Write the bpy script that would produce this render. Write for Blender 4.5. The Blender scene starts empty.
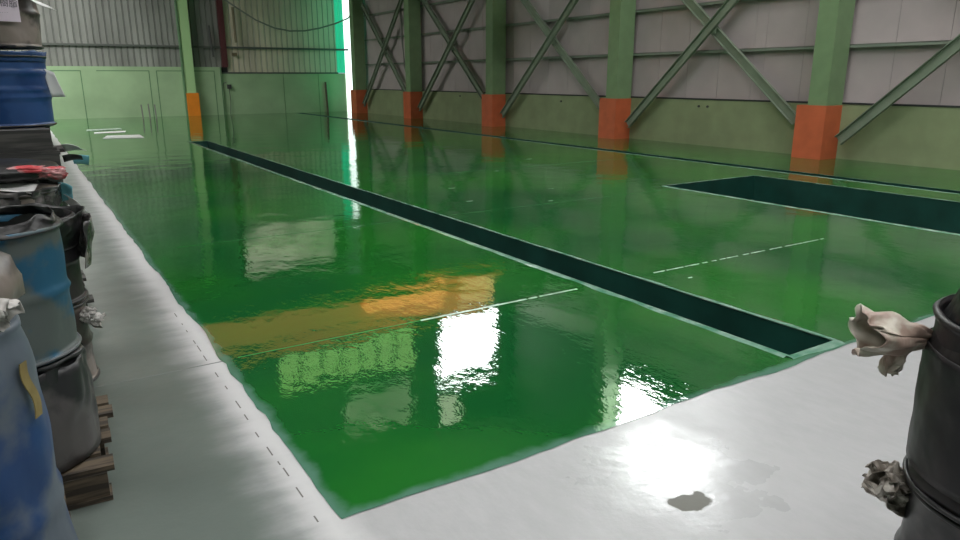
import bpy, bmesh, math, random
from math import sin, cos, pi, radians
from mathutils import Vector, Matrix, noise as mn
random.seed(7)
S = bpy.context.scene
C = S.collection

# ---------------------------------------------------------------- camera, world, exposure
cd = bpy.data.cameras.new('camera'); cam = bpy.data.objects.new('camera', cd); C.objects.link(cam)
f, yaw, pit, rol = 708.25, .5676, .2653, .0018
F = Vector((sin(yaw)*cos(pit), cos(yaw)*cos(pit), -sin(pit)))
R0 = Vector((cos(yaw), -sin(yaw), 0)); D0 = F.cross(R0)
Rr = R0*cos(rol)+D0*sin(rol); Dd = -R0*sin(rol)+D0*cos(rol)
m = Matrix((Rr, -Dd, -F)).transposed().to_4x4(); m.translation = (0, 0, 1.7)
cam.matrix_world = m
cd.sensor_width = 36; cd.lens = 36*f/960; cd.clip_start = .02; cd.clip_end = 200
S.camera = cam
W = bpy.data.worlds.new('world'); S.world = W; W.use_nodes = True
W.node_tree.nodes['Background'].inputs[0].default_value = (.62, .72, .85, 1)
W.node_tree.nodes['Background'].inputs[1].default_value = .6
S.view_settings.view_transform = 'Standard'; S.view_settings.look = 'None'
S.view_settings.exposure = 0; S.view_settings.gamma = 1
FILL_L = 9.0       # radiance of the fill panels added in the high roof
YE = 35.3    # the right wall stops short of the open corner
XW, YB, ZR, ZL, YC = 14.9, 36.1, 11.0, 6.5, 21.1   # right wall, back wall, high roof, low roof, clerestory

# ---------------------------------------------------------------- materials
MATS = {}
def pm(name, col, rough=.6, spec=.5, metal=0, var=0, vscale=3, bump=0, bscale=8, emit=None, estr=0, col2=None, alpha=1, stretch=(1,1,1), detail=5, con=.15):
    mt = bpy.data.materials.new(name); mt.use_nodes = True
    nt = mt.node_tree; b = nt.nodes['Principled BSDF']
    b.inputs['Base Color'].default_value = (*col, 1); b.inputs['Roughness'].default_value = rough
    b.inputs['Metallic'].default_value = metal; b.inputs['Specular IOR Level'].default_value = spec
    if alpha < 1: b.inputs['Alpha'].default_value = alpha
    if emit: b.inputs['Emission Color'].default_value = (*emit, 1); b.inputs['Emission Strength'].default_value = estr
    if var or bump:
        tc = nt.nodes.new('ShaderNodeTexCoord'); mp = nt.nodes.new('ShaderNodeMapping')
        mp.inputs['Scale'].default_value = stretch
        nt.links.new(tc.outputs['Object'], mp.inputs[0])
    if var:
        n = nt.nodes.new('ShaderNodeTexNoise'); n.inputs['Scale'].default_value = vscale; n.inputs['Detail'].default_value = detail
        nt.links.new(mp.outputs[0], n.inputs[0])
        r = nt.nodes.new('ShaderNodeValToRGB')
        r.color_ramp.elements[0].position = .5-con; r.color_ramp.elements[1].position = .5+con
        c2 = col2 or tuple(min(1, c*(1+var)) for c in col); c1 = col if col2 else tuple(c*(1-var) for c in col)
        r.color_ramp.elements[0].color = (*c1, 1); r.color_ramp.elements[1].color = (*c2, 1)
        nt.links.new(n.outputs[0], r.inputs[0]); nt.links.new(r.outputs[0], b.inputs['Base Color'])
    if bump:
        n2 = nt.nodes.new('ShaderNodeTexNoise'); n2.inputs['Scale'].default_value = bscale
        nt.links.new(mp.outputs[0], n2.inputs[0])
        bp = nt.nodes.new('ShaderNodeBump'); bp.inputs['Strength'].default_value = 1; bp.inputs['Distance'].default_value = bump
        nt.links.new(n2.outputs[0], bp.inputs['Height']); nt.links.new(bp.outputs[0], b.inputs['Normal'])
    MATS[name] = mt
    return mt

class NB:   # tiny node builder
    def __init__(s, mt): s.nt = mt.node_tree
    def n(s, t, **k):
        o = s.nt.nodes.new(t)
        for a, v in k.items(): setattr(o, a, v)
        return o
    def l(s, a, b): s.nt.links.new(a, b)
    def math(s, op, a, b=None, c=None, clamp=False):
        o = s.n('ShaderNodeMath', operation=op, use_clamp=clamp)
        for i, v in enumerate((a, b, c)):
            if v is None: continue
            if isinstance(v, (int, float)): o.inputs[i].default_value = v
            else: s.l(v, o.inputs[i])
        return o.outputs[0]
    def noise(s, vec, scale, detail=4, rough=.5):
        o = s.n('ShaderNodeTexNoise'); o.inputs['Scale'].default_value = scale; o.inputs['Detail'].default_value = detail
        o.inputs['Roughness'].default_value = rough
        if vec is not None: s.l(vec, o.inputs[0])
        return o.outputs[0]
    def ramp(s, v, a, b, ca=0, cb=1):
        o = s.n('ShaderNodeMapRange', interpolation_type='SMOOTHSTEP'); s.l(v, o.inputs[0])
        o.inputs[1].default_value = a; o.inputs[2].default_value = b; o.inputs[3].default_value = ca; o.inputs[4].default_value = cb
        return o.outputs[0]
    def mix(s, fac, a, b):
        o = s.n('ShaderNodeMix', data_type='RGBA')
        if isinstance(fac, (int, float)): o.inputs[0].default_value = fac
        else: s.l(fac, o.inputs[0])
        for i, v in ((6, a), (7, b)):
            if isinstance(v, tuple): o.inputs[i].default_value = (*v, 1)
            else: s.l(v, o.inputs[i])
        return o.outputs[2]
    def mapping(s, vec, sc):
        o = s.n('ShaderNodeMapping'); o.inputs['Scale'].default_value = sc; s.l(vec, o.inputs[0]); return o.outputs[0]

# glossy green epoxy
def make_epoxy():
    mt = bpy.data.materials.new('green_epoxy'); mt.use_nodes = True; q = NB(mt)
    b = mt.node_tree.nodes['Principled BSDF']
    tc = q.n('ShaderNodeTexCoord').outputs['Object']
    sx = q.n('ShaderNodeSeparateXYZ'); q.l(tc, sx.inputs[0])
    base = q.mix(q.ramp(q.noise(tc, .45, 5), .35, .65), (.006, .085, .020), (.015, .145, .018))
    # thin, dusty paint along the taped edges of the coating
    ex = q.math('SUBTRACT', sx.outputs[0], .84); ey = q.math('SUBTRACT', sx.outputs[1], 2.36)
    e = q.math('MINIMUM', ex, ey)
    e = q.math('ADD', e, q.math('MULTIPLY', q.math('SUBTRACT', q.noise(tc, 7, 5), .5), .10))
    edge = q.ramp(e, .02, .085, 1, 0)
    base = q.mix(edge, base, (.085, .20, .14))
    q.l(base, b.inputs['Base Color'])
    b.inputs['IOR'].default_value = 1.6
    scr = q.noise(q.mapping(tc, (1, 1, 1)), 2.2, 6, .6)
    q.l(q.ramp(scr, .3, .8, .018, .05), b.inputs['Roughness'])
    # trowel waves
    h1 = q.noise(q.mapping(tc, (1, 1, 1)), 1.1, 2, .5)
    h2 = q.noise(q.mapping(tc, (2.2, 1.2, 1)), 6, 3, .6)
    h = q.math('ADD', q.math('MULTIPLY', h1, 1.6), q.math('MULTIPLY', h2, .22))
    bp = q.n('ShaderNodeBump'); bp.inputs['Strength'].default_value = 1; bp.inputs['Distance'].default_value = .0055
    q.l(h, bp.inputs['Height']); q.l(bp.outputs[0], b.inputs['Normal'])
    MATS['green_epoxy'] = mt
make_epoxy()

def make_concrete():
    mt = bpy.data.materials.new('bare_concrete'); mt.use_nodes = True; q = NB(mt)
    b = mt.node_tree.nodes['Principled BSDF']
    tc = q.n('ShaderNodeTexCoord').outputs['Object']
    sx = q.n('ShaderNodeSeparateXYZ'); q.l(tc, sx.inputs[0])
    base = q.mix(q.ramp(q.noise(tc, 1.3, 7, .5), .2, .8), (.112, .140, .126), (.15, .176, .160))
    # ground dust left by the floor grinder beside the coating
    wob = q.math('MULTIPLY', q.math('SUBTRACT', q.noise(q.mapping(tc, (.6, 1.6, 1)), 2.4, 5, .6), .5), .34)
    d1 = q.ramp(q.math('ADD', q.math('SUBTRACT', .87, sx.outputs[0]), wob), .04, .34, 1, 0)
    d2 = q.ramp(q.math('ADD', q.math('SUBTRACT', 2.4, sx.outputs[1]), wob), .10, 1.5, 1, .25)
    front = q.ramp(sx.outputs[0], .75, 1.0)
    d2 = q.math('MULTIPLY', d2, front)
    dust = q.math('MAXIMUM', d1, d2)
    fine = q.ramp(q.noise(q.mapping(tc, (3, 1, 1)), 5, 6, .7), .1, .9, .75, 1.0)
    base = q.mix(q.math('MULTIPLY', dust, fine), base, (.43, .43, .445))
    near = q.ramp(q.math('ADD', q.math('ABSOLUTE', q.math('SUBTRACT', .82, sx.outputs[0])), q.math('MULTIPLY', wob, .5)), .0, .15, .8, 0)
    base = q.mix(near, base, (.60, .60, .61))
    # oil stain
    sub = q.n('ShaderNodeVectorMath', operation='SUBTRACT'); q.l(tc, sub.inputs[0]); sub.inputs[1].default_value = (2.12, 1.70, 0)
    sc = q.mapping(sub.outputs[0], (1, 1.5, 1))
    ln = q.n('ShaderNodeVectorMath', operation='LENGTH'); q.l(sc, ln.inputs[0])
    dd = q.math('ADD', ln.outputs['Value'], q.math('MULTIPLY', q.math('SUBTRACT', q.noise(tc, 9, 4), .5), .30))
    stain = q.ramp(dd, .07, .10, 1, 0)
    base = q.mix(q.math('MULTIPLY', stain, .9), base, (.10, .10, .08))
    sub2 = q.n('ShaderNodeVectorMath', operation='SUBTRACT'); q.l(tc, sub2.inputs[0]); sub2.inputs[1].default_value = (2.25, 1.92, 0)
    ln2 = q.n('ShaderNodeVectorMath', operation='LENGTH'); q.l(sub2.outputs[0], ln2.inputs[0]); polish = ln2.outputs['Value']
    q.l(base, b.inputs['Base Color'])
    q.l(q.math('ADD', q.math('MULTIPLY', stain, .35), q.math('SUBTRACT', q.ramp(q.noise(tc, 4, 6, .5), .2, .8, .29, .42), q.ramp(q.math('ADD', polish, q.math('MULTIPLY', q.math('SUBTRACT', q.noise(tc, 5, 4), .5), .7)), .15, .55, .17, 0))), b.inputs['Roughness'])
    b.inputs['IOR'].default_value = 1.5
    bp = q.n('ShaderNodeBump'); bp.inputs['Strength'].default_value = 1; bp.inputs['Distance'].default_value = .003
    q.l(q.noise(tc, 6, 5, .6), bp.inputs['Height']); q.l(bp.outputs[0], b.inputs['Normal'])
    MATS['bare_concrete'] = mt
make_concrete()

pm('pit_paint', (.009, .058, .045), .45, var=.25, vscale=2)
pm('lip_paint', (.07, .22, .14), .12, var=.5, vscale=5, col2=(.26, .40, .33), bump=.003, bscale=12)
pm('pale_glint_sheet', (.45, .55, .48), .3, var=.5, vscale=9)  # pale colour for painted glints, also used on one floor sheet
pm('joint_faint', (.07, .24, .10), .12)
pm('concrete_joint', (.20, .22, .21), .6)
pm('green_wall', (.33, .47, .28), .75, var=.10, vscale=.8)
pm('green_line', (.10, .20, .10), .7)
pm('olive_wall', (.26, .31, .17), .8, var=.08, vscale=2)
pm('dark_gap', (.03, .035, .035), .8)
pm('right_sheet', (.47, .405, .41), .75, var=.06, vscale=1.2)
pm('sheet_seam', (.36, .315, .32), .8)
pm('grey_sheet', (.26, .265, .25), .7, var=.25, vscale=1.1, stretch=(1, 1, .25))
pm('beige_sheet', (.62, .54, .44), .7, var=.18, vscale=1.1, stretch=(1, 1, .25))
pm('seam', (.12, .125, .115), .8)
pm('rib_shade_beige', (.37, .34, .28), .8)  # shading of the rib sides, put into the colour
pm('rail_dark', (.10, .11, .10), .7)
pm('column_green', (.20, .31, .16), .55, var=.06, vscale=3)
pm('light_green', (.40, .62, .30), .55)
pm('brace_green', (.22, .27, .20), .6, var=.1, vscale=2)
pm('girt_green', (.21, .25, .20), .6)
pm('orange_paint', (.60, .135, .055), .5, var=.08, vscale=3)
pm('bright_orange', (.80, .24, .01), .5, var=.05, vscale=3)
pm('amber_glow', (.9, .4, .1), .5, emit=(1, .33, .08), estr=2.2)  # glow added on the crane, no known lamp
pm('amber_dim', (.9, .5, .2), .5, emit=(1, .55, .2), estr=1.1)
pm('crane_orange', (1.0, .30, .06), .45)
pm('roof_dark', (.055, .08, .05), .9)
pm('wall_far', (.16, .2, .16), .9)
pm('maroon', (.10, .025, .03), .6)
pm('pipe_grey', (.22, .22, .20), .5)
pm('pipe_dark', (.05, .05, .05), .5)
pm('pipe_brown', (.10, .06, .04), .6)
pm('pipe_tan', (.20, .15, .09), .6)
pm('sheet_white', (.75, .76, .76), .5)
pm('fill_glow', (.8, .85, .9), .5, emit=(1, .985, .97), estr=FILL_L)
pm('window_white', (.8, .85, .9), .5, emit=(.95, 1, .98), estr=13)
pm('window_bright', (.8, .85, .9), .5, emit=(.97, 1, .99), estr=24)
pm('green_panes', (.3, .5, .25), .5, emit=(.48, .9, .22), estr=1.15)
pm('frosted_strip', (.5, .5, .42), .6, emit=(.9, .85, .66), estr=.55)
pm('pale_pane', (.5, .5, .4), .6, emit=(.9, 1, .7), estr=1.8)
pm('olive_pane', (.3, .35, .25), .6, emit=(.62, .72, .45), estr=.8)
pm('teal_glow', (.02, .5, .3), .4, emit=(.06, .8, .38), estr=2.6)
pm('fill_glow_back', (.8, .85, .9), .5, emit=(1, .99, .95), estr=12.5)
pm('teal_sheet', (.02, .5, .3), .4, emit=(.04, .75, .42), estr=.35)
pm('slit_white', (.8, .9, .85), .4, emit=(.9, 1, .95), estr=1.7)
pm('drum_blue', (.008, .045, .15), .5, var=.5, vscale=3.2, col2=(.10, .125, .16), bump=.006, bscale=7, con=.055)
pm('drum_cobalt', (.006, .04, .15), .35, var=.4, vscale=5, col2=(.018, .065, .20), bump=.004, bscale=7, con=.055)
pm('drum_teal', (.008, .085, .16), .55, var=.6, vscale=4.5, col2=(.085, .105, .10), bump=.006, bscale=8, con=.055)
pm('drum_grey', (.018, .019, .021), .42, var=.5, vscale=4, col2=(.085, .078, .078), bump=.012, bscale=6, con=.055)
pm('drum_black', (.007, .006, .008), .5, var=.6, vscale=5, col2=(.022, .017, .019), bump=.008, bscale=9, con=.055)
pm('drum_brown', (.045, .035, .033), .4, var=.6, vscale=5, col2=(.21, .175, .155), bump=.014, bscale=8, con=.055)
pm('rim_grey', (.12, .13, .14), .35)
pm('rim_dark', (.02, .02, .022), .4)
pm('black_film', (.006, .006, .007), .42, var=.4, vscale=9, bump=.01, bscale=12)
pm('grey_film', (.04, .038, .04), .25, var=.9, vscale=7, col2=(.20, .185, .185), bump=.015, bscale=12, con=.055)
pm('white_film', (.16, .15, .135), .35, var=.5, vscale=9, col2=(.58, .56, .54), bump=.01, bscale=14)
pm('bag_film', (.37, .27, .225), .4, var=.5, vscale=11, col2=(.52, .48, .41), bump=.012, bscale=14, con=.055)
pm('frayed_film', (.17, .145, .12), .5, var=.9, vscale=14, col2=(.5, .46, .42), bump=.012, bscale=16, con=.055)
pm('red_film', (.55, .06, .07), .4, var=.5, vscale=12, col2=(.5, .25, .26), con=.055)
pm('cyan_film', (.15, .42, .50), .35)
pm('crack_grey', (.16, .155, .145), .8)
pm('upper_sheet_dimmed', (.045, .055, .045), .8)  # upper wall darkened in its colour to hide window light falling on it
pm('paper', (.78, .78, .78), .7)
pm('paper_pink', (.66, .57, .66), .7)
pm('ink', (.12, .11, .13), .7)
pm('yellow_tape', (.22, .165, .06), .5, var=.3, vscale=12)
pm('pallet_wood', (.035, .027, .02), .8, var=.6, vscale=7, col2=(.12, .09, .06), stretch=(.3, 3, 3), con=.055)
pm('pallet_dark', (.035, .034, .034), .6, var=.5, vscale=7, col2=(.08, .076, .072), stretch=(.3, 3, 3), con=.055)
pm('wood_pale', (.35, .27, .20), .8)

q = NB(MATS['frosted_strip']); b_ = MATS['frosted_strip'].node_tree.nodes['Principled BSDF']
tc_ = q.n('ShaderNodeTexCoord').outputs['Object']      # emission strength varies in random patches over the frosted sheets
q.l(q.ramp(q.noise(q.mapping(tc_, (.5, 1, 1.4)), 1.1, 3), .3, .7, .08, .75), b_.inputs['Emission Strength'])
q = NB(MATS['olive_pane']); b_ = MATS['olive_pane'].node_tree.nodes['Principled BSDF']
tc_ = q.n('ShaderNodeTexCoord').outputs['Object']
q.l(q.ramp(q.noise(tc_, .9, 3), .4, .6, .1, .9), b_.inputs['Emission Strength'])

# ---------------------------------------------------------------- helpers
def obj(name, bm, mat, parent=None, smooth=False):
    me = bpy.data.meshes.new(name); bm.normal_update(); bm.to_mesh(me); bm.free()
    for mm in (mat if isinstance(mat, (list, tuple)) else [mat]): me.materials.append(MATS[mm])
    if smooth:
        for p in me.polygons: p.use_smooth = True
    o = bpy.data.objects.new(name, me); C.objects.link(o)
    if parent is not None: o.parent = parent
    return o
def tag(o, label, cat, group=None):
    o['label'] = label; o['category'] = cat
    if group: o['group'] = group
    return o
def thing(name, label, cat, loc=(0, 0, 0), rz=0, group=None):
    o = bpy.data.objects.new(name, None); C.objects.link(o); o.location = loc; o.rotation_euler = (0, 0, rz)
    o.empty_display_size = .1
    return tag(o, label, cat, group)
def struct(name, bm, mat, **k):
    o = obj(name, bm, mat, **k); o['kind'] = 'structure'; return o
def box(bm, x0, y0, z0, x1, y1, z1, mi=0):
    v = [bm.verts.new(p) for p in ((x0,y0,z0),(x1,y0,z0),(x1,y1,z0),(x0,y1,z0),(x0,y0,z1),(x1,y0,z1),(x1,y1,z1),(x0,y1,z1))]
    for q in ((0,3,2,1),(4,5,6,7),(0,1,5,4),(1,2,6,5),(2,3,7,6),(3,0,4,7)):
        fc = bm.faces.new([v[i] for i in q]); fc.material_index = mi
    return v
def boxes(*bs):
    bm = bmesh.new()
    for b in bs: box(bm, *b)
    return bm
def tube(bm, pts, r, seg=8, closed_ends=True):
    pts = [Vector(p) for p in pts]; rings = []
    up = Vector((0, 0, 1))
    for i, p in enumerate(pts):
        d = (pts[min(i+1, len(pts)-1)] - pts[max(i-1, 0)]).normalized()
        a = d.cross(up) if abs(d.z) < .95 else d.cross(Vector((0, 1, 0)))
        a.normalize(); b = d.cross(a)
        rings.append([bm.verts.new(p + a*r*cos(2*pi*k/seg) + b*r*sin(2*pi*k/seg)) for k in range(seg)])
    for A, B in zip(rings, rings[1:]):
        for k in range(seg): bm.faces.new((A[k], A[(k+1) % seg], B[(k+1) % seg], B[k]))
    if closed_ends: bm.faces.new(rings[0][::-1]); bm.faces.new(rings[-1])
    bmesh.ops.recalc_face_normals(bm, faces=bm.faces)
    return bm
def lathe(bm, prof, seg=48, jit=0, nf=5, seed=0, cap0=True, cap1=True):
    rings = []
    for r, z in prof:
        ring = []
        for k in range(seg):
            a = 2*pi*k/seg
            rr = r
            if jit: rr += jit*mn.noise(Vector((cos(a)*nf*.4+seed, sin(a)*nf*.4, z*nf)))
            ring.append(bm.verts.new((rr*cos(a), rr*sin(a), z)))
        rings.append(ring)
    for A, B in zip(rings, rings[1:]):
        for k in range(seg): bm.faces.new((A[k], A[(k+1) % seg], B[(k+1) % seg], B[k]))
    if cap0: bm.faces.new(rings[0][::-1])
    if cap1: bm.faces.new(rings[-1])
    return bm

# ---------------------------------------------------------------- floor
TR = (3.89, 4.37, 2.47, 21.05)      # main trench
TH = (11.75, 12.06, -3.0, 35.6)       # narrow gutter by the wall
PT = (8.67, 10.95, -1.0, 8.03)      # pit
holes = [TR, TH, PT]
def inside(x, y): return any(h[0] < x < h[1] and h[2] < y < h[3] for h in holes)
X0, Y0 = .86, 2.375
def cuts(a, b, fine_to, s1, s2, forced):
    out = [a]; 
    while out[-1] < b - 1e-6:
        out.append(out[-1] + (s1 if out[-1] < fine_to else s2))
    out[-1] = b
    for c in forced:
        out = [v for v in out if abs(v-c) > min(s1, s2)*.45] + [c]
    return sorted(set(out))
xs = cuts(X0, XW, 4.6, .07, .3, [X0, XW, 3.89, 4.37, TH[0], TH[1], PT[0], PT[1]])
ys = cuts(Y0, YB, 9, .09, .35, [Y0, YB, 2.47, 21.05, 35.6, 8.03])
bm = bmesh.new(); V = {}
def gv(i, j):
    if (i, j) not in V:
        x, y = xs[i], ys[j]
        if i == 0: x += .035*mn.noise(Vector((0, y*1.3, 1))) + .022*mn.noise(Vector((0, y*6, 3)))
        if j == 0: y += .03*mn.noise(Vector((x*1.5, 0, 5))) + .014*mn.noise(Vector((x*6, 0, 3)))
        V[i, j] = bm.verts.new((x, y, 0))
    return V[i, j]
for i in range(len(xs)-1):
    for j in range(len(ys)-1):
        if inside((xs[i]+xs[i+1])/2, (ys[j]+ys[j+1])/2): continue
        bm.faces.new((gv(i, j), gv(i+1, j), gv(i+1, j+1), gv(i, j+1)))
struct('floor', bm, 'green_epoxy')
# bare concrete, an L round the coating, 3 mm lower
bm = bmesh.new()
def quad(bm, x0, y0, x1, y1, z, mi=0):
    fc = bm.faces.new([bm.verts.new(p) for p in ((x0,y0,z),(x1,y0,z),(x1,y1,z),(x0,y1,z))]); fc.material_index = mi
quad(bm, -8, -8, 1.0, YB, -.003); quad(bm, 1.0, -8, PT[0], 2.46, -.003)
quad(bm, PT[0], -8, PT[1], -1.0, -.003); quad(bm, PT[1], -8, TH[0], 2.46, -.003); quad(bm, TH[1], -8, XW, 2.46, -.003)
quad(bm, TH[0], -8, TH[1], -3, -.003)
struct('floor', bm, 'bare_concrete')
# linings of trench, gutter and pit
for (x0, x1, y0, y1), dep in ((TR, .42), (TH, .2), (PT, 1.1)):
    bm = bmesh.new()
    a = [bm.verts.new(p) for p in ((x0,y0,-.001),(x1,y0,-.001),(x1,y1,-.001),(x0,y1,-.001))]
    b = [bm.verts.new(p) for p in ((x0,y0,-dep),(x1,y0,-dep),(x1,y1,-dep),(x0,y1,-dep))]
    for k in range(4): bm.faces.new((a[k], b[k], b[(k+1) % 4], a[(k+1) % 4]))
    bm.faces.new(b)
    struct('floor', bm, 'pit_paint')
# raised lips round the openings
tn = [0]
def trim(bm, mat, **k):
    tn[0] += 1; return struct('trim_%d' % tn[0], bm, mat, **k)
def lip(x0, x1, y0, y1, w, hgt=.006, bot=True):
    bm = bmesh.new()
    def strip(ax, fixed, lo, hi, wdir):
        n = max(2, int((hi-lo)/.12)); A = []; 
        for i in range(n+1):
            t = lo+(hi-lo)*i/n
            ww = w*(1+.45*mn.noise(Vector((t*3, fixed, 2))))
            ps = [(fixed, -.01), (fixed, hgt), (fixed+wdir*ww*.6, hgt), (fixed+wdir*ww, .0)]
            A.append([bm.verts.new((p, t, z) if ax == 'y' else (t, p, z)) for p, z in ps])
        for a, b in zip(A, A[1:]):
            for k in range(3): bm.faces.new((a[k], b[k], b[k+1], a[k+1]))
    strip('y', x0, y0, y1, -1); strip('y', x1, y0, y1, 1)
    strip('x', y1, x0-w, x1+w, 1)
    if bot: strip('x', y0, x0-w*.5, x1+w*.5, -1)
    bmesh.ops.recalc_face_normals(bm, faces=bm.faces)
    trim(bm, 'lip_paint', smooth=False)
lip(*TR, .055); lip(*PT[:2], 2.4, PT[3], .06, bot=False); lip(*TH[:2], 2.45, TH[3], .03, hgt=.004, bot=False)
# construction joints
def dashes(y, segs, w, mat, zt=.0018):
    bm = bmesh.new()
    for a, b in segs: box(bm, a, y-w/2, -.002, b, y+w/2, zt)
    trim(bm, mat)
seg = []
seg2 = []
t = 2.25
seg += [(2.25, 3.2), (3.22, 3.30), (3.33, 3.72)]
t = 4.62
while t < 7.2:
    L = random.uniform(.06, .3); seg2.append((t, min(t+L, 7.2))); t += L + random.uniform(.02, .09)
dashes(4.33, seg, .022, 'pale_glint_sheet'); dashes(4.34, seg2, .016, 'pale_glint_sheet')  # pale dashes paint the light glinting along the joint
dashes(4.33, [(.95, 2.25)], .008, 'joint_faint')
dashes(7.75, [(1.2, 3.8), (4.5, 8.5), (11.2, 11.8)], .014, 'joint_faint')
dashes(11.35, [(1.2, 3.8), (4.5, 11.8)], .022, 'joint_faint')
bm = bmesh.new(); box(bm, -8, 4.32, -.01, .86, 4.332, -.0015); trim(bm, 'concrete_joint')
bm = bmesh.new(); t = 2.15
while t < 5.6:
    L = random.uniform(.03, .12); xx = .775+.012*mn.noise(Vector((0, t*2, 0))); box(bm, xx, t, -.01, xx+.006, t+L, -.0015); t += L+random.uniform(.02, .25)
trim(bm, 'crack_grey')
# small pale strips painted in as glints on the floor
gl = bmesh.new()
for (x, y, l) in ((4.75, 4.05, .05), (6.2, 7.9, .08), (7.4, 11.1, .1), (5.6, 9.7, .12), (9.1, 12.4, .15), (6.9, 8.8, .1), (5.2, 8.5, .1)):
    box(gl, x, y, -.002, x+l, y+.012, .0018)
trim(gl, 'pale_glint_sheet')

# ---------------------------------------------------------------- right wall
bm = bmesh.new()
box(bm, XW-.12, -8, 0, XW+.1, YE, 1.14)
struct('wall_right', bm, 'olive_wall')
WR = (11.3, 15.2, 7.6, 10.2)      # high window in the right wall
bm = bmesh.new()
y = -8.0
def rib_panel(bm, ya, yb, za, zb):
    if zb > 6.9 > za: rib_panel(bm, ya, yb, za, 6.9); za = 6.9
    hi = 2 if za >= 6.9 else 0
    y = ya
    while y < yb-1e-6:
        y2 = min(y+1.0, yb)
        box(bm, XW+.02, y+.006, za, XW+.1, y2-.006, zb, hi); box(bm, XW+.03, y2-.006, za, XW+.1, y2+.006, zb, 1)
        y = y2
rib_panel(bm, -8, WR[0], 1.14, ZR); rib_panel(bm, WR[1], YE, 1.14, ZR)
rib_panel(bm, WR[0], WR[1], 1.14, WR[2]); rib_panel(bm, WR[0], WR[1], WR[3], ZR)
struct('wall_right', bm, ['right_sheet', 'sheet_seam', 'upper_sheet_dimmed'])
bm = boxes((XW-.13, -8, 1.14, XW+.02, YE, 1.175)); trim(bm, 'dark_gap')
for z in (2.34, 3.48, 4.6, 5.75, 6.9):
    bm = bmesh.new()
    box(bm, XW-.12, -8, z, XW+.02, YE, z+.015); box(bm, XW-.12, -8, z-.055, XW-.11, YE, z+.015)
    trim(bm, 'girt_green')
# high window
f_ = struct('window_1', boxes((XW+.05, WR[0], WR[2], XW+.07, WR[1], WR[3])), 'window_bright')
bm = bmesh.new()
for yy in (WR[0], (WR[0]+WR[1])/2, WR[1]-.08): box(bm, XW, yy, WR[2], XW+.045, yy+.08, WR[3])
box(bm, XW, WR[0], WR[2]-.08, XW+.045, WR[1], WR[2]); box(bm, XW, WR[0], WR[3], XW+.045, WR[1], WR[3]+.08)
obj('window_frame', bm, 'column_green', f_)

# ---------------------------------------------------------------- back wall
def corrugated(bm, x0, x1, y, z0, z1, pitch=.25, d=.022):
    x = x0; 
    while x < x1-1e-6:
        xs_ = [(x, y, 0), (x+pitch*.16, y-d, 0), (x+pitch*.84, y-d, 0), (x+pitch, y, 0)]
        for k, (a, b) in enumerate(zip(xs_, xs_[1:])):
            xa, xb = min(a[0], x1), min(b[0], x1)
            if xb - xa < 1e-4: continue
            fc = bm.faces.new([bm.verts.new(p) for p in ((xa, a[1], z0), (xb, b[1], z0), (xb, b[1], z1), (xa, a[1], z1))])
            fc.material_index = 1 if k == 0 else 0
        x += pitch
bm = boxes((-8, YB-.14, 0, 8.42, YB+.1, 2.2))
struct('wall_back', bm, 'green_wall')
bm = bmesh.new()
for a, b, lz in ((-1.2, 2.55, .02), (3.15, 5.27, .02), (5.55, 8.1, .02)):       # recessed panel outlines
    w = .035
    box(bm, a, YB-.150, 2.0, b, YB-.138, 2.0+w)
    box(bm, b-w, YB-.150, .0, b, YB-.138, 2.0)
box(bm, 5.55, YB-.15, 0, 5.585, YB-.138, 2.0)
box(bm, 8.36, YB-.15, 0, 8.40, YB-.138, 2.2)
trim(bm, 'green_line')
bm = boxes((8.42, YB-.04, 0, XW, YB+.1, 1.92)); struct('wall_back', bm, 'green_wall')
bm = boxes((11.39, YB-.05, 0, 11.41, YB-.038, 1.92), (13.2, YB-.05, 0, 13.22, YB-.038, 1.92)); trim(bm, 'green_line')
bm = bmesh.new(); corrugated(bm, -8, 8.5, YB, 2.2, 8.3); struct('wall_back', bm, ['grey_sheet', 'seam'])
bm = bmesh.new(); corrugated(bm, 8.75, 14.25, YB, 1.92, 5.7, .27)
corrugated(bm, 8.75, 14.25, YB, 7.9, 8.3, .27); struct('wall_back', bm, ['beige_sheet', 'rib_shade_beige'])
bm = bmesh.new(); corrugated(bm, 8.75, 13.6, YB, 5.7, 7.9, .27)
struct('window_2', bm, ['frosted_strip', 'frosted_strip'])     # frosted daylight strip
bm = boxes((-8, YB, 0, XW, YB+.1, ZL+.5)); 
struct('wall_back', boxes((-8, YB+.06, 0, 14.25, YB+.1, 8.4)), 'dark_gap')
bm = boxes((-8, YB-.12, 3.05, XW, YB-.05, 3.14)); trim(bm, 'rail_dark')
bm = boxes((8.42, YB-.06, 1.9, 14.3, YB-.04, 1.97)); trim(bm, 'rail_dark')
bm = boxes((8.5, YB-.16, 2.2, 8.75, YB+.02, 8.25)); trim(bm, 'maroon')
# translucent sheet and the bright slit of the open corner
bm = bmesh.new(); corrugated(bm, 14.25, 14.70, YB-.02, 1.95, 5.6, .2, .03); struct('window_3', bm, ['teal_sheet', 'teal_sheet'])
struct('wall_back', boxes((14.25, YB-.06, 5.6, 15.2, YB+.1, 8.3)), 'grey_sheet')
bm = boxes((14.70, YB-.09, 0.0, 15.2, YB-.05, 5.6)); struct('window_4', bm, 'slit_white')
bm = boxes((XW-.15, 34.55, .4, XW-.125, 35.25, ZL)); struct('window_5', bm, 'teal_glow')  # unseen glowing panel, added to tint the back wall green

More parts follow.
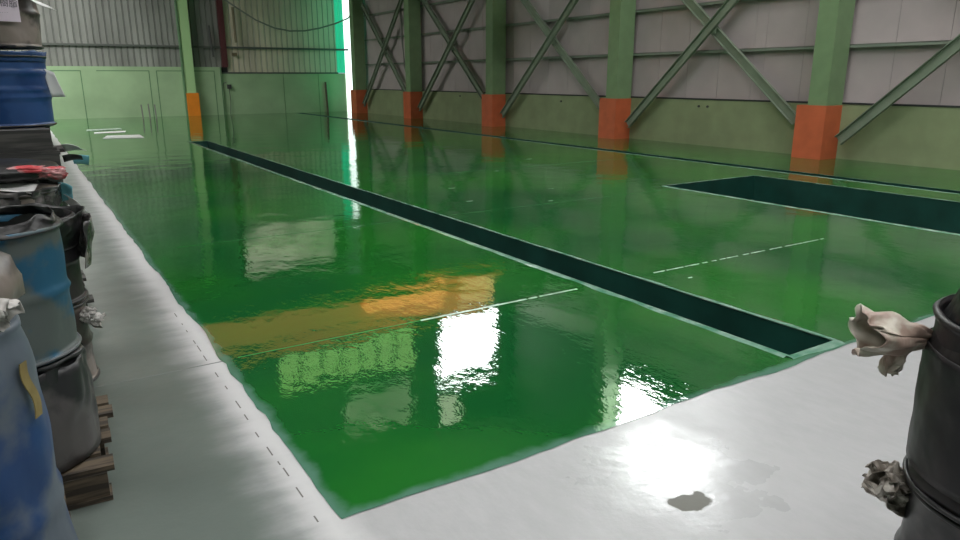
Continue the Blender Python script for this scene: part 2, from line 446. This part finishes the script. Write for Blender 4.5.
# ---------------------------------------------------------------- roof, clerestory, other walls
SL = .113       # the low roof rises towards the back wall
FILL = [(-3, -5, 1.5, -1), (4, -5.5, 8.5, -1), (-6.5, 2.5, -3, 9.5), (3.0, 6.0, 6.6, 10.5), (9.8, 2.0, 13.2, 7.5)]     # unseen glowing panels added in the high roof as fill light
FILL_LOW = [(-5, 27, 1.0, 33)]                                                      # one more added in the low roof, to light the back
def roof_with(x0, y0, x1, y1, z, fills, mat, name='ceiling', slope=0):
    xs = sorted({x0, x1, *[s[0] for s in fills], *[s[2] for s in fills]}); ys = sorted({y0, y1, *[s[1] for s in fills], *[s[3] for s in fills]})
    bm = bmesh.new()
    for a, b in zip(xs, xs[1:]):
        for c, d in zip(ys, ys[1:]):
            mx, my = (a+b)/2, (c+d)/2
            if any(s[0] < mx < s[2] and s[1] < my < s[3] for s in fills): continue
            vs = box(bm, a, c, z, b, d, z+.1)
            for v in vs: v.co.z += (v.co.y-y0)*slope
    struct(name, bm, mat)
roof_with(-8, -8, XW+.1, YC+.1, ZR, FILL, 'roof_dark')
roof_with(-8, YC, XW+.1, YB+.1, ZL+.2, FILL_LOW, 'roof_dark', slope=SL)
wn = [5]
for s, z in [(s, ZR) for s in FILL] + [(s, ZL+.2) for s in FILL_LOW]:
    wn[0] += 1; low = z < 8
    bm = boxes((s[0], s[1], z+.05, s[2], s[3], z+.07))
    if low:
        for v in bm.verts: v.co.z += (v.co.y-YC)*SL
        z += (s[1]+s[3]-2*YC)/2*SL-.25
    w_ = struct('window_%d' % wn[0], bm, 'fill_glow_back' if low else 'fill_glow')  # added fill panels, numbered on with the windows
    bm = bmesh.new(); n = 3 if not low else 1
    for k in range(1, n):
        yy = s[1]+(s[3]-s[1])*k/n; box(bm, s[0], yy-.04, z, s[2], yy+.04, z+.045)
    if n > 1: obj('window_frame', bm, 'roof_dark', w_)
    else: bm.free()
CW = (11.8, 14.15, 6.75, 9.15); CG = (5.9, 10.7, 6.75, 8.1)
bm = bmesh.new()
z0 = ZL+.2
for b in ((-8, z0, CG[0], ZR), (CG[0], z0, CG[1], CG[2]), (CG[0], CG[3], 8.0, ZR), (8.0, CG[3], 10.6, 8.7), (8.0, 10.1, 10.6, ZR), (10.6, CG[3], CG[1], ZR), (CG[1], z0, CW[0], ZR), (CW[0], z0, CW[1], CW[2]), (CW[0], CW[3], CW[1], 9.7), (12.6, 9.7, CW[1], ZR), (CW[0], 10.7, 12.6, ZR), (CW[1], z0, XW, ZR)):
    box(bm, b[0], YC, b[1], b[2], YC+.1, b[3])
struct('wall_clerestory', bm, 'roof_dark')
w_ = struct('window_%d' % (wn[0]+1), boxes((CW[0], YC+.05, CW[2], CW[1], YC+.08, CW[3])), 'window_white')
w2 = struct('window_%d' % (wn[0]+2), boxes((CG[0], YC+.05, CG[2], CG[1], YC+.08, CG[3])), 'green_panes')
struct('window_%d' % (wn[0]+3), boxes((8.0, YC+.05, 8.7, 10.6, YC+.08, 10.1)), 'olive_pane')
struct('window_%d' % (wn[0]+4), boxes((CW[0], YC+.05, 9.7, 12.6, YC+.08, 10.7)), 'pale_pane')
bm = bmesh.new()
for k in range(1, 7): xx = CG[0]+(CG[1]-CG[0])*k/7; box(bm, xx-.04, YC, CG[2], xx+.04, YC+.045, CG[3])
box(bm, CG[0], YC, 7.4, CG[1], YC+.045, 7.45)
obj('window_frame', bm, 'roof_dark', w2)
struct('wall_left', boxes((-8.1, -8, 0, -8, YB, ZR)), 'wall_far')
struct('wall_front', boxes((-8, -8.1, 0, XW, -8, ZR)), 'wall_far')

# ---------------------------------------------------------------- overhead crane (seen mirrored in the floor)
t = thing('overhead_crane', 'orange bridge crane girder spanning the hall overhead, seen mirrored in the green floor', 'crane', (0, 18, 4.3))
obj('girder', boxes((-7.8, -.2, .0, 11.6, .2, .06), (-7.8, -.2, .94, 11.6, .2, 1.0), (-7.8, -.14, .06, 11.6, .14, .94)), 'crane_orange', t)
obj('girder_end_shade', boxes((11.6, -.2, .0, 14.0, .2, .06), (11.6, -.2, .94, 14.0, .2, 1.0), (11.6, -.14, .06, 14.0, .14, .94)), 'roof_dark', t)  # far end coloured dark, standing in for shade on the girder
obj('glow_bar', boxes((7.5, -.34, .05, 10.0, -.21, .32)), 'amber_glow', t)  # glowing bars added to brighten the crane's mirrored orange
obj('glow_bar', boxes((10.4, -.5, .1, 11.6, -.41, .5)), 'amber_dim', t)
obj('end_truck', boxes((14.0, -1.6, .1, 14.4, 1.6, .6)), 'roof_dark', t)
obj('hoist', boxes((9.9, -.4, -.18, 12.1, .4, .0), (10.1, .4, -.1, 12.0, .8, 1.1)), 'crane_orange', t)

# ---------------------------------------------------------------- columns on the right wall
def hcol(y, label):
    t = thing('steel_column', label, 'column', (XW, y, 0), 0, 'green steel columns along the right wall')
    obj('painted_base', boxes((-.70, -.34, 0, -.12, .34, 1.12)), 'orange_paint', t)
    top = ZR if y < YC else ZL+.2+(y-YC)*SL
    bm = boxes((-.68, -.33, 1.12, -.12, .10, top))
    obj('post', bm, 'column_green', t)
    return t
cy = [9.2, 15.5, 21.8, 28.1, 33.95]
cl = ['nearest green steel column with orange base, right of the photo, widest of the row',
      'second nearest green steel column with orange base, left of the widest one',
      'middle green steel column of the five on the right wall, orange base',
      'fourth green steel column from the right, narrow, with a grey conduit at its left',
      'farthest green steel column, beside the bright slit in the corner, orange base']
for y, l in zip(cy, cl): hcol(y, l)
hcol(2.9, 'green steel column on the right wall beyond the right edge of the photo')
# cross braces
def channel(p0, p1, label, xo):
    p0 = Vector(p0); p1 = Vector(p1); d = p1-p0; L = d.length
    bm = boxes((-.012, -.11, 0, .012, .11, L), (-.08, -.11, 0, -.012, -.095, L), (-.08, .095, 0, -.012, .11, L))
    o = obj('cross_brace', bm, 'brace_green')
    o.location = p0; ang = math.atan2(d.y, d.z); o.rotation_euler = (-ang, 0, 0)
    tag(o, label, 'brace', 'diagonal braces between the columns')
    return o
bays = [(2.9, 9.2), (9.2, 15.5), (15.5, 21.8), (21.8, 28.1), (28.1, 33.95)]
bn = ['to the right of the nearest column', 'between the nearest and second column', 'between the second and middle column', 'between the middle and fourth column', 'between the fourth and farthest column']
for i, ((a, b), nme) in enumerate(zip(bays, bn)):
    # rising towards the camera / rising away
    channel((XW-.35, b-.5, .40), (XW-.35, a+.45, 5.35), 'green channel brace %s, foot at the left' % nme if i else 'green channel brace rising right from the nearest orange base', 0)
    channel((XW-.22, a+.62, .75), (XW-.22, b-.46, 5.1), ('green channel brace %s, foot at the right' % nme) if i else 'green channel brace right of the nearest column, beyond the photo edge', 0)
    if i: 
        o = obj('gusset_plate', boxes((-.02, -.16, -.13, .0, .16, .13)), 'brace_green'); o.location = (XW-.31, (a+b)/2+.0, 2.86)
        tag(o, 'small steel plate at the crossing of the braces %s' % nme, 'plate', 'plates at the brace crossings')
for y, z in ((12.7, .98), (12.42, .98), (18.3, .96), (24.6, 1.0)):
    bm = bmesh.new(); tube(bm, ((XW-.12, y, z), (XW-.15, y, z)), .03)
    o = obj('wall_bolt', bm, 'pipe_dark')
    tag(o, {12.7: 'left one of two dark bolts on the low wall left of the nearest column', 12.42: 'right one of two dark bolts on the low wall left of the nearest column', 18.3: 'single dark bolt on the low wall between second and middle column', 24.6: 'single dark bolt on the low wall between middle and fourth column'}[y], 'bolt', 'bolts on the low wall')
bm = bmesh.new(); tube(bm, ((XW-.2, 29.5, 5.2), (XW-.2, 29.4, 3.3), (XW-.2, 29.2, 2.2), (XW-.2, 28.8, 1.5), (XW-.2, 28.7, 1.2)), .05)
tag(obj('conduit_pipe', bm, 'pipe_grey'), 'bent grey conduit running down the wall left of the fourth column', 'pipe')

# ---------------------------------------------------------------- things at the back wall
t = thing('steel_column', 'light green column against the back left wall with bright orange base', 'column', (6.93, YB-.14, 0))
obj('painted_base', boxes((-.26, -.34, 0, .30, 0, 1.03)), 'bright_orange', t)
bm = boxes((-.24, -.30, 1.03, .2, 0, 8.2)); obj('post', bm, 'light_green', t)
obj('shaded_side', boxes((-.29, -.34, 0, -.26, 0, 8.2)), 'green_line', t)  # dark strip stands for the column's shaded left side
for x, z, l in ((4.55, .60, 'left'), (4.83, .63, 'middle'), (5.08, .60, 'right')):
    bm = bmesh.new(); tube(bm, ((x, 34.2, 0), (x-.02, 34.2, z)), .03)
    tag(obj('steel_post', bm, 'pipe_grey'), '%s one of the three short grey posts standing before the back wall' % l, 'post', 'short posts before the back wall')
bm = bmesh.new(); tube(bm, ((13.6, YB-.12, 0), (13.55, YB-.12, 1.5)), .05)
tag(obj('drain_pipe', bm, 'pipe_brown'), 'short brown upright pipe on the back wall near the bright corner', 'pipe')
bm = bmesh.new(); tube(bm, ((8.02, YB-.2, 4.05), (8.10, YB-.2, 2.65)), .05)
tag(obj('tube_light', bm, 'pipe_dark'), 'dark unlit upright tube lamp on the grey corrugated wall left of the maroon strip', 'lamp')
bm = bmesh.new(); tube(bm, ((9.18, YB-.2, 4.9), (9.2, YB-.2, 3.32)), .06)
tag(obj('wall_pipe', bm, 'pipe_tan'), 'tan upright pipe on the beige corrugated wall right of the maroon strip', 'pipe')
t = thing('socket_box', 'small dark socket box with hanging cable on the green wall near the maroon strip', 'socket box', (8.72, YB-.1, 1.2))
obj('box_body', boxes((-.08, -.06, 0, .1, .06, .2)), 'pipe_dark', t)
bm = bmesh.new(); tube(bm, ((0, 0, 0), (.02, 0, -.6), (-.04, 0, -1.19)), .015); obj('cable', bm, 'pipe_dark', t)
bm = bmesh.new(); tube(bm, ((-.1, .03, .3), (-.25, .03, .25), (-.32, .03, -.3), (-.35, .03, -1.19)), .02); obj('conduit', bm, 'pipe_grey', t)
tag(obj('junction_box', boxes((9.0, YB-.2, 2.72, 9.2, YB-.03, 2.86)), 'pipe_tan'), 'small tan junction box below the rail on the beige corrugated wall', 'junction box')
pts = [(7.6, 35, 5.7), (8.65, 35, 5.11), (9.28, 35, 4.71), (10.0, 35, 4.28), (10.8, 35, 3.98), (11.55, 35, 3.87), (12.3, 35, 3.9), (13.06, 35, 4.05), (13.8, 35, 4.26), (14.5, 34.9, 4.55), (14.7, 34.6, 4.9)]
bm = bmesh.new(); tube(bm, pts, .035)
tag(obj('hanging_cable', bm, 'pipe_grey'), 'sagging grey cable hung across the back corner above the beige wall', 'cable')
# pale sheets lying on the far floor
def sheet(pts, label, mat='sheet_white'):
    bm = bmesh.new()
    a = [bm.verts.new((x, y, .001)) for x, y in pts]; b = [bm.verts.new((x, y, .012)) for x, y in pts]
    bm.faces.new(a[::-1]); bm.faces.new(b)
    n = len(pts)
    for k in range(n): bm.faces.new((a[k], a[(k+1) % n], b[(k+1) % n], b[k]))
    bmesh.ops.recalc_face_normals(bm, faces=bm.faces)
    tag(obj('floor_sheet', bm, mat), label, 'sheet', 'pale sheets on the far floor')
sheet([(1.98, 23.5), (3.05, 23.2), (3.1, 24.5), (2.2, 24.6)], 'nearest and largest white sheet lying on the far green floor')
sheet([(1.95, 25.8), (2.85, 25.9), (2.95, 26.5), (2.0, 26.4)], 'middle of three pale sheets lying on the far green floor', 'paper')
sheet([(1.85, 27.3), (2.95, 27.5), (2.97, 28.1), (1.9, 27.9)], 'farthest pale greyish sheet lying on the far green floor', 'pale_glint_sheet')

# ---------------------------------------------------------------- drums
def drum_profile(r, h, hoops=(.34, .67)):
    p = [(r*.97, 0), (r, .008), (r, .02)]
    zs = [i*h/30 for i in range(1, 30)]
    for z in zs:
        k = sum(.011*math.exp(-((z/h-q)/.028)**2) for q in hoops)
        p.append((r*.975+k, z))
    p += [(r, h-.02), (r+.004, h-.008), (r*.985, h)]
    return p
def drum(label, loc, r, h, mat, rim='rim_grey', hoops=(.34, .67), group='drums stacked along the left', rz=0, jit=.006, opened=False, top=None, cat='drum', name='drum', rims='bt'):
    t = thing(name, label, cat, loc, rz, group)
    bm = bmesh.new()
    pr = drum_profile(r, h, hoops)
    if opened: pr += [(r*.95, h-.002), (r*.945, h-.03)]
    lathe(bm, pr, 64, jit, 5, loc[1]*3, True, not opened)
    obj('body', bm, mat, t, smooth=True)
    if opened:
        bm = bmesh.new(); lathe(bm, [(.001, h-.15), (r*.88, h-.14), (r*.90, h-.05), (r*.96, h+.002)], 48, .01, 5, 2, False, False)
        obj('liner_pocket', bm, 'black_film', t, smooth=True)
    for z in [q for q, c_ in ((.012, 'b'), (h-.008, 't')) if c_ in rims]:
        bm = bmesh.new(); n = 56
        tube(bm, [(cos(a)*(r+.003), sin(a)*(r+.003), z) for a in [2*pi*k/n for k in range(n)]], .0075, 6, False)
        # close ring
        vs = list(bm.verts); A = vs[-6:]; B = vs[:6]
        for k in range(6):
            try: bm.faces.new((A[k], A[(k+1) % 6], B[(k+1) % 6], B[k]))
            except Exception: pass
        obj('rim', bm, rim, t, smooth=True)
    return t
def crumple(name, parent, mat, r0, z0, z1, flare, jit, a0=0, a1=2*pi, seg=90, rows=10, nf=6, seed=0, thick=.003, zj=.03, fold=1.0):
    """film skirt round a drum mouth: polar sheet with folds"""
    bm = bmesh.new(); rings = []
    full = abs(a1-a0-2*pi) < 1e-6
    n = seg if full else seg+1
    for i in range(rows+1):
        u = i/rows; ring = []
        for k in range(n):
            a = a0+(a1-a0)*k/seg
            v = Vector((cos(a)*nf, sin(a)*nf, u*2.2+seed))
            fo = mn.noise(v)+.5*mn.noise(v*2.3)
            env = min(1, u*1.6)
            rr = r0+flare*u+jit*fo*env*fold
            z = z0+(z1-z0)*u+zj*env*mn.noise(Vector((cos(a)*nf*.6, sin(a)*nf*.6, seed+9+u)))
            ring.append(bm.verts.new((rr*cos(a), rr*sin(a), z)))
        rings.append(ring)
    for A, B in zip(rings, rings[1:]):
        for k in range(n if full else n-1): bm.faces.new((A[k], A[(k+1) % n], B[(k+1) % n], B[k]))
    o = obj(name, bm, mat, parent, smooth=True)
    s = o.modifiers.new('s', 'SOLIDIFY'); s.thickness = thick
    return o
def tuft(name, parent, mat, p, d, length, w0, w1, seed, ns=22, nw=14, amp=.02, smooth=True, nf=2.0, flat=.8):
    """bunched film: gathered at p, fanning out along d"""
    bm = bmesh.new(); p = Vector(p); d = Vector(d).normalized()
    s = d.cross(Vector((0, 0, 1))).normalized(); u = s.cross(d)
    rows = []
    for i in range(ns+1):
        t = i/ns; w = w0+(w1-w0)*(t**.7); ring = []
        n = nw*4
        for k in range(n):
            a = 2*pi*k/n
            q = Vector((cos(a)*nf, sin(a)*nf, t*1.2*nf+seed))
            fo = 1+.55*mn.noise(q)+.35*mn.noise(q*2.7)
            off = amp*Vector((mn.noise(q*1.3), mn.noise(q*1.3+Vector((5, 0, 0))), mn.noise(q*1.3+Vector((0, 7, 0)))))*t
            ring.append(bm.verts.new(p + d*length*(t+(.12*mn.noise(q*1.9) if i == ns else 0)) + s*cos(a)*w*fo + u*sin(a)*w*flat*fo + off))
        rows.append(ring)
    n = nw*4
    for A, B in zip(rows, rows[1:]):
        for k in range(n): bm.faces.new((A[k], A[(k+1) % n], B[(k+1) % n], B[k]))
    bm.faces.new(rows[0][::-1])
    o = obj(name, bm, mat, parent, smooth=smooth)
    m_ = o.modifiers.new('s', 'SOLIDIFY'); m_.thickness = .002
    return o
def leaf(name, parent, mat, pts, bend=.01):
    """small flat sheet of paper or film, from four corners, slightly curled"""
    P = [Vector(p) for p in pts]; bm = bmesh.new(); N = 6; g = []
    nrm = (P[1]-P[0]).cross(P[3]-P[0]).normalized()
    for i in range(N+1):
        row = []
        for j in range(N+1):
            a, b = i/N, j/N
            q = P[0].lerp(P[1], a).lerp(P[3].lerp(P[2], a), b)+nrm*bend*(sin(a*pi)*.8+.5*sin(b*5+a*3))
            row.append(bm.verts.new(q))
        g.append(row)
    for i in range(N):
        for j in range(N): bm.faces.new((g[i][j], g[i+1][j], g[i+1][j+1], g[i][j+1]))
    o = obj(name, bm, mat, parent, smooth=True)
    m_ = o.modifiers.new('s', 'SOLIDIFY'); m_.thickness = .0015
    return o
def pallet(label, x1, y0, z, w=1.1, d=1.0, mat='pallet_wood', hh=.15, rz=0, boards=6):
    t = thing('wooden_pallet', label, 'pallet', (x1, y0, z), rz, 'wooden pallets under the drums')
    for k in range(boards):
        yy = k*d/boards; e = random.uniform(-.03, .045)
        bm = boxes((-w, yy+.01, hh-.025, e, yy+d/boards-.02, hh)); obj('deck_board', bm, mat, t)
    for k in range(3):
        yy = (0, d/2-.05, d-.1)[k]
        bm = boxes((-w, yy, .02, -.01, yy+.1, hh-.025)); obj('stringer', bm, mat, t)
        bm = boxes((-w, yy-.005, 0, random.uniform(-.01, .02), yy+.105, .02)); obj('bottom_board', bm, mat, t)
    return t

# -- stack D (nearest, left edge)
Dx, Dy = -.335, 2.42
pallet('wooden pallet under the nearest blue drum, at the bottom left corner', -.06, 1.95, 0)
t = drum('tall blue film-wrapped drum nearest the camera, bottom left corner of the photo', (Dx, Dy, .15), .29, .87, 'drum_blue', jit=.020, hoops=(.33,), rims='b')
for ch in t.children:
    for v in ch.data.vertices: k_ = 1+.16*(.45-v.co.z)-.9*max(0, v.co.z-.72)**1.3; v.co.x *= k_; v.co.y *= k_
tp = []
bm = bmesh.new()
for i in range(13):
    z = .60+.17*i/12; a0 = -.50+.04*sin(i*.5)
    tp.append([bm.verts.new(((.297-.016*i/12)*cos(a), (.297-.016*i/12)*sin(a), z)) for a in (a0-.06, a0, a0+.06)])
for A, B in zip(tp, tp[1:]):
    for k in range(2): bm.faces.new((A[k], A[k+1], B[k+1], B[k]))
o = obj('tape_strip', bm, 'yellow_tape', t); o['label'] = 'yellow brown tape strip down the drum side'
m_ = o.modifiers.new('s', 'SOLIDIFY'); m_.thickness = .003; m_.offset = 1
t = thing('waste_bag', 'dark crumpled bag with white film lying on the nearest blue drum', 'bag', (Dx-.02, Dy, 1.045))
bm = bmesh.new(); lathe(bm, [(.20, 0), (.27, .03), (.275, .09), (.25, .16), (.18, .21), (.06, .235)], 48, .05, 6, 3); obj('body', bm, 'drum_brown', t, smooth=True)
tuft('film_flap', t, 'white_film', (.12, -.16, .12), (.75, -.35, -.55), .17, .035, .06, 4.0)

# -- stack A (teal)
Ax, Ay = -.19, 3.33
pallet('brown wooden pallet on the floor under the teal drum stack', .11, 3.03, 0, rz=-.05, d=.8)
t = drum('black film-wrapped drum under the teal drum, on the brown pallet', (Ax, Ay, .15), .275, .46, 'drum_grey', rim='rim_dark', hoops=(.5,), jit=.03, rims='b')
crumple('stretch_film', t, 'drum_grey', .300, .01, .43, -.020, .030, 0, 2*pi, 100, 12, 2.6, 6, .002, .03)
t = drum('teal open-topped drum with torn black liner, left of the photo', (Ax, Ay, .615), .275, .53, 'drum_teal', rim='rim_grey', hoops=(.5,), jit=.014, opened=True, rims='b')
crumple('liner', t, 'black_film', .284, .515, .565, -.03, .016, 0, 2*pi, 110, 10, 4, 11, .003, .03)
# -- stack B (behind teal)
Bx, By = -.10, 4.12
pallet('wooden pallet on the floor under the drum behind the teal drum', .13, 3.93, 0, rz=.0, d=1.22)
t = drum('brown film-wrapped lower drum behind the teal drum', (Bx, By, .16), .27, .44, 'drum_brown', rim='rim_dark', hoops=(.5,), jit=.018)
tuft('torn_film', t, 'white_film', (.235, -.12, .36), (.8, -.1, -.35), .09, .03, .038, 2.0, nf=2.6)
tuft('torn_film', t, 'white_film', (.22, -.12, .37), (.8, -.1, .0), .07, .03, .035, 5.0, nf=2.6)
t = drum('upper drum in black film directly behind the teal drum', (Bx, By, .605), .27, .44, 'drum_black', rim='rim_dark', hoops=(.5,), jit=.012, opened=True, rims='b')
crumple('liner', t, 'black_film', .272, .28, .45, .045, .026, 0, 2*pi, 110, 10, 3, 15, .003, .03)
crumple('film_edge', t, 'grey_film', .315, .17, .41, .030, .016, -.5, .6, 40, 10, 5, 19, .002, .03)
# -- stack B2 (brown clear-wrapped)
Ex, Ey = -.13, 4.86
t = drum('brown lower drum third along the left row', (Ex, Ey, .16), .275, .45, 'drum_brown', rim='rim_dark', hoops=(.5,), jit=.018)
t = drum('brown clear-wrapped upper drum with white label sheets, below the dark pallets', (Ex, Ey, .615), .275, .47, 'drum_brown', rim='rim_dark', hoops=(.5,), jit=.020)
crumple('film_skirt', t, 'grey_film', .277, .36, .49, .012, .02, -2.2, 1.2, 80, 8, 5, 23, .002, .02)
leaf('label_sheet', t, 'paper', ((-.20, -.21, .50), (.13, -.27, .475), (.17, -.17, .505), (-.15, -.10, .525)))
leaf('label_sheet', t, 'paper', ((.29, -.05, .43), (.40, -.08, .31), (.33, .0, .30), (.29, .06, .38)))
leaf('label_sheet', t, 'paper', ((.285, -.12, .22), (.33, -.13, .2), (.33, -.06, .16), (.285, -.04, .17)))
leaf('film_tag', t, 'cyan_film', ((.27, -.06, .50), (.34, -.08, .47), (.335, -.03, .38), (.28, 0, .38)))
t = thing('waste_bag', 'flat black bag with red and pink film on the label-covered drum', 'bag', (Ex+.0, Ey+.05, 1.145))
bm = bmesh.new(); lathe(bm, [(.24, 0), (.29, .02), (.30, .045), (.28, .075), (.14, .10), (.03, .11)], 48, .03, 6, 8); obj('body', bm, 'black_film', t, smooth=True)
tuft('red_film', t, 'red_film', (-.16, -.25, .055), (1, -.02, .02), .36, .018, .025, 3.0)
tuft('red_film', t, 'red_film', (.16, -.22, .05), (1, .15, -.1), .15, .03, .036, 8.0)

# -- stack C (blue drum up high on dark pallets)
Cx, Cy = -.06, 6.15
pallet('dark pallet on the floor under the tall far stack', .24, 5.65, 0, mat='pallet_dark')
drum('lowest dark drum of the tall far stack', (Cx, Cy, .15), .28, .46, 'drum_black', rim='rim_dark', hoops=(.5,), jit=.015)
drum('second lowest dark drum of the tall far stack, under the dark pallets', (Cx, Cy, .615), .28, .455, 'drum_black', rim='rim_dark', hoops=(.5,), jit=.015)
pallet('lower of the two dark pallets under the high cobalt blue drum', .21, 5.62, 1.075, mat='pallet_dark')
pallet('upper of the two dark pallets under the high cobalt blue drum', .18, 5.66, 1.227, mat='pallet_dark', hh=.14)
tuft_p = thing('film_scrap', 'white and cyan film scraps hanging off the dark pallet edge', 'film scrap', (.245, 5.75, 1.12))
leaf('scrap', tuft_p, 'paper', ((-.03, -.05, .14), (.08, -.03, .12), (.13, .03, .08), (.0, .03, .09)))
leaf('scrap', tuft_p, 'cyan_film', ((.03, 0, .06), (.14, 0, .05), (.13, .03, -.02), (.04, .03, .0)))
leaf('scrap', tuft_p, 'black_film', ((-.03, -.1, .07), (.09, -.06, .06), (.1, 0, .02), (-.02, 0, .02)))
t = drum('cobalt blue ribbed drum standing high on two dark pallets, upper left', (Cx, Cy, 1.37), .285, .485, 'drum_cobalt', rim='rim_dark', hoops=(.42, .52, .76), jit=.008)
leaf('label_sheet', t, 'paper', ((.25, -.10, .40), (.32, -.11, .37), (.37, -.10, .20), (.285, -.09, .20)))
crumple('film_skirt', t, 'drum_blue', .283, .44, .51, .006, .012, 0, 2*pi, 90, 6, 6, 31, .002, .02)
t = drum('dark mottled wrapped drum on the cobalt blue drum, top left corner', (Cx+.01, Cy, 1.90), .27, .47, 'drum_brown', rim='rim_dark', hoops=(.5,), jit=.025)
# label with two rows of characters, curved on the drum side
bm = bmesh.new(); cols = []
for k in range(17):
    a = -2.15+1.15*k/16
    cols.append([bm.verts.new((.292*cos(a), .292*sin(a), z)) for z in (.165, .36)])
for A, B in zip(cols, cols[1:]): bm.faces.new((A[0], B[0], B[1], A[1]))
lb = obj('label_sheet', bm, 'paper_pink', t); m_ = lb.modifiers.new('s', 'SOLIDIFY'); m_.thickness = .002; m_.offset = -1
def curved_text(body, size, a_c, z, parent, r=.2965):
    cu = bpy.data.curves.new('t', 'FONT'); cu.body = body; cu.size = size; cu.align_x = 'CENTER'
    to = bpy.data.objects.new('t', cu); C.objects.link(to)
    bpy.context.view_layer.update()
    me = bpy.data.meshes.new_from_object(to.evaluated_get(bpy.context.evaluated_depsgraph_get()))
    bpy.data.objects.remove(to)
    for v in me.vertices:
        x, y = v.co.x, v.co.y; a = a_c+x/r
        v.co = (r*cos(a), r*sin(a), z+y)
    me.materials.append(MATS['ink'])
    o = bpy.data.objects.new('lettering', me); C.objects.link(o); o.parent = parent
curved_text('\u6c34\u6027\u6a39\u8102', .055, -1.40, .262, lb)
curved_text('- - - - - - - - -', .022, -1.45, .215, lb)
leaf('paper_scrap', t, 'paper', ((.02, -.27, .40), (.24, -.20, .31), (.38, -.12, .255), (.20, -.16, .34)))
leaf('paper_scrap', t, 'white_film', ((.10, -.25, .42), (.24, -.16, .42), (.25, -.14, .32), (.14, -.24, .36)))

# -- more drums further down the left row (their tops peek past the blue drum)
for k, (yy, mt, lb_) in enumerate(((7.6, 'drum_grey', 'dark grey drum in the far end of the left row'), )):
    pallet('pallet under the last drum of the left row', .12, yy-.5, 0, mat='pallet_dark')
    drum(lb_, (-.16, yy, .15), .28, .5, mt, rim='rim_dark', hoops=(.5,))

# -- right foreground stack
Rx, Ry = 2.13, .61
pallet('wooden pallet under the black drums in the right foreground', 2.6, .25, 0, w=.78, d=.78)
t = drum('grey film-wrapped lower drum in the right foreground', (Rx+.01, Ry, .15), .285, .46, 'drum_grey', rim='rim_dark', group='drums in the right foreground', hoops=(.5,), jit=.014)
La = math.atan2(.917, -.4)      # side of the drum seen at its left outline
tuft('torn_film', t, 'frayed_film', (.27*cos(La), .27*sin(La), .42), (-.95, .5, .22), .12, .02, .042, 7.0, amp=.05, smooth=False)
tuft('torn_film', t, 'frayed_film', (.27*cos(La-.15), .27*sin(La-.15), .37), (-.7, .5, -.3), .08, .035, .04, 3.0, amp=.04, smooth=False)
t = drum('black open drum with crumpled liner at the right edge of the photo', (Rx, Ry, .615), .29, .49, 'drum_black', rim='rim_dark', group='drums in the right foreground', hoops=(.05,), jit=.008, opened=True, rims='b')
crumple('film_wrap', t, 'drum_black', .298, .06, .40, .0, .010, 0, 2*pi, 110, 16, 2.2, 41, .003, .0)
crumple('liner', t, 'black_film', .296, .385, .565, -.065, .018, 0, 2*pi, 110, 14, 2.6, 45, .003, .045)
crumple('film_edge', t, 'grey_film', .240, .51, .57, -.01, .015, 2.9, 4.2, 60, 5, 4, 43, .002, .03)
tg = tuft('tied_bag', t, 'bag_film', (.28*cos(La), .28*sin(La), .392), (-.88, .45, .16), .205, .020, .058, 1.5, amp=.03, nf=1.25, flat=.9)
tg['label'] = 'knotted translucent white bag neck with reddish stains'
tuft('bag_tail', t, 'bag_film', (.30*cos(La)-.07, .30*sin(La)+.03, .37), (-.25, .12, -1), .075, .03, .022, 9.0, amp=.02, nf=1.2)
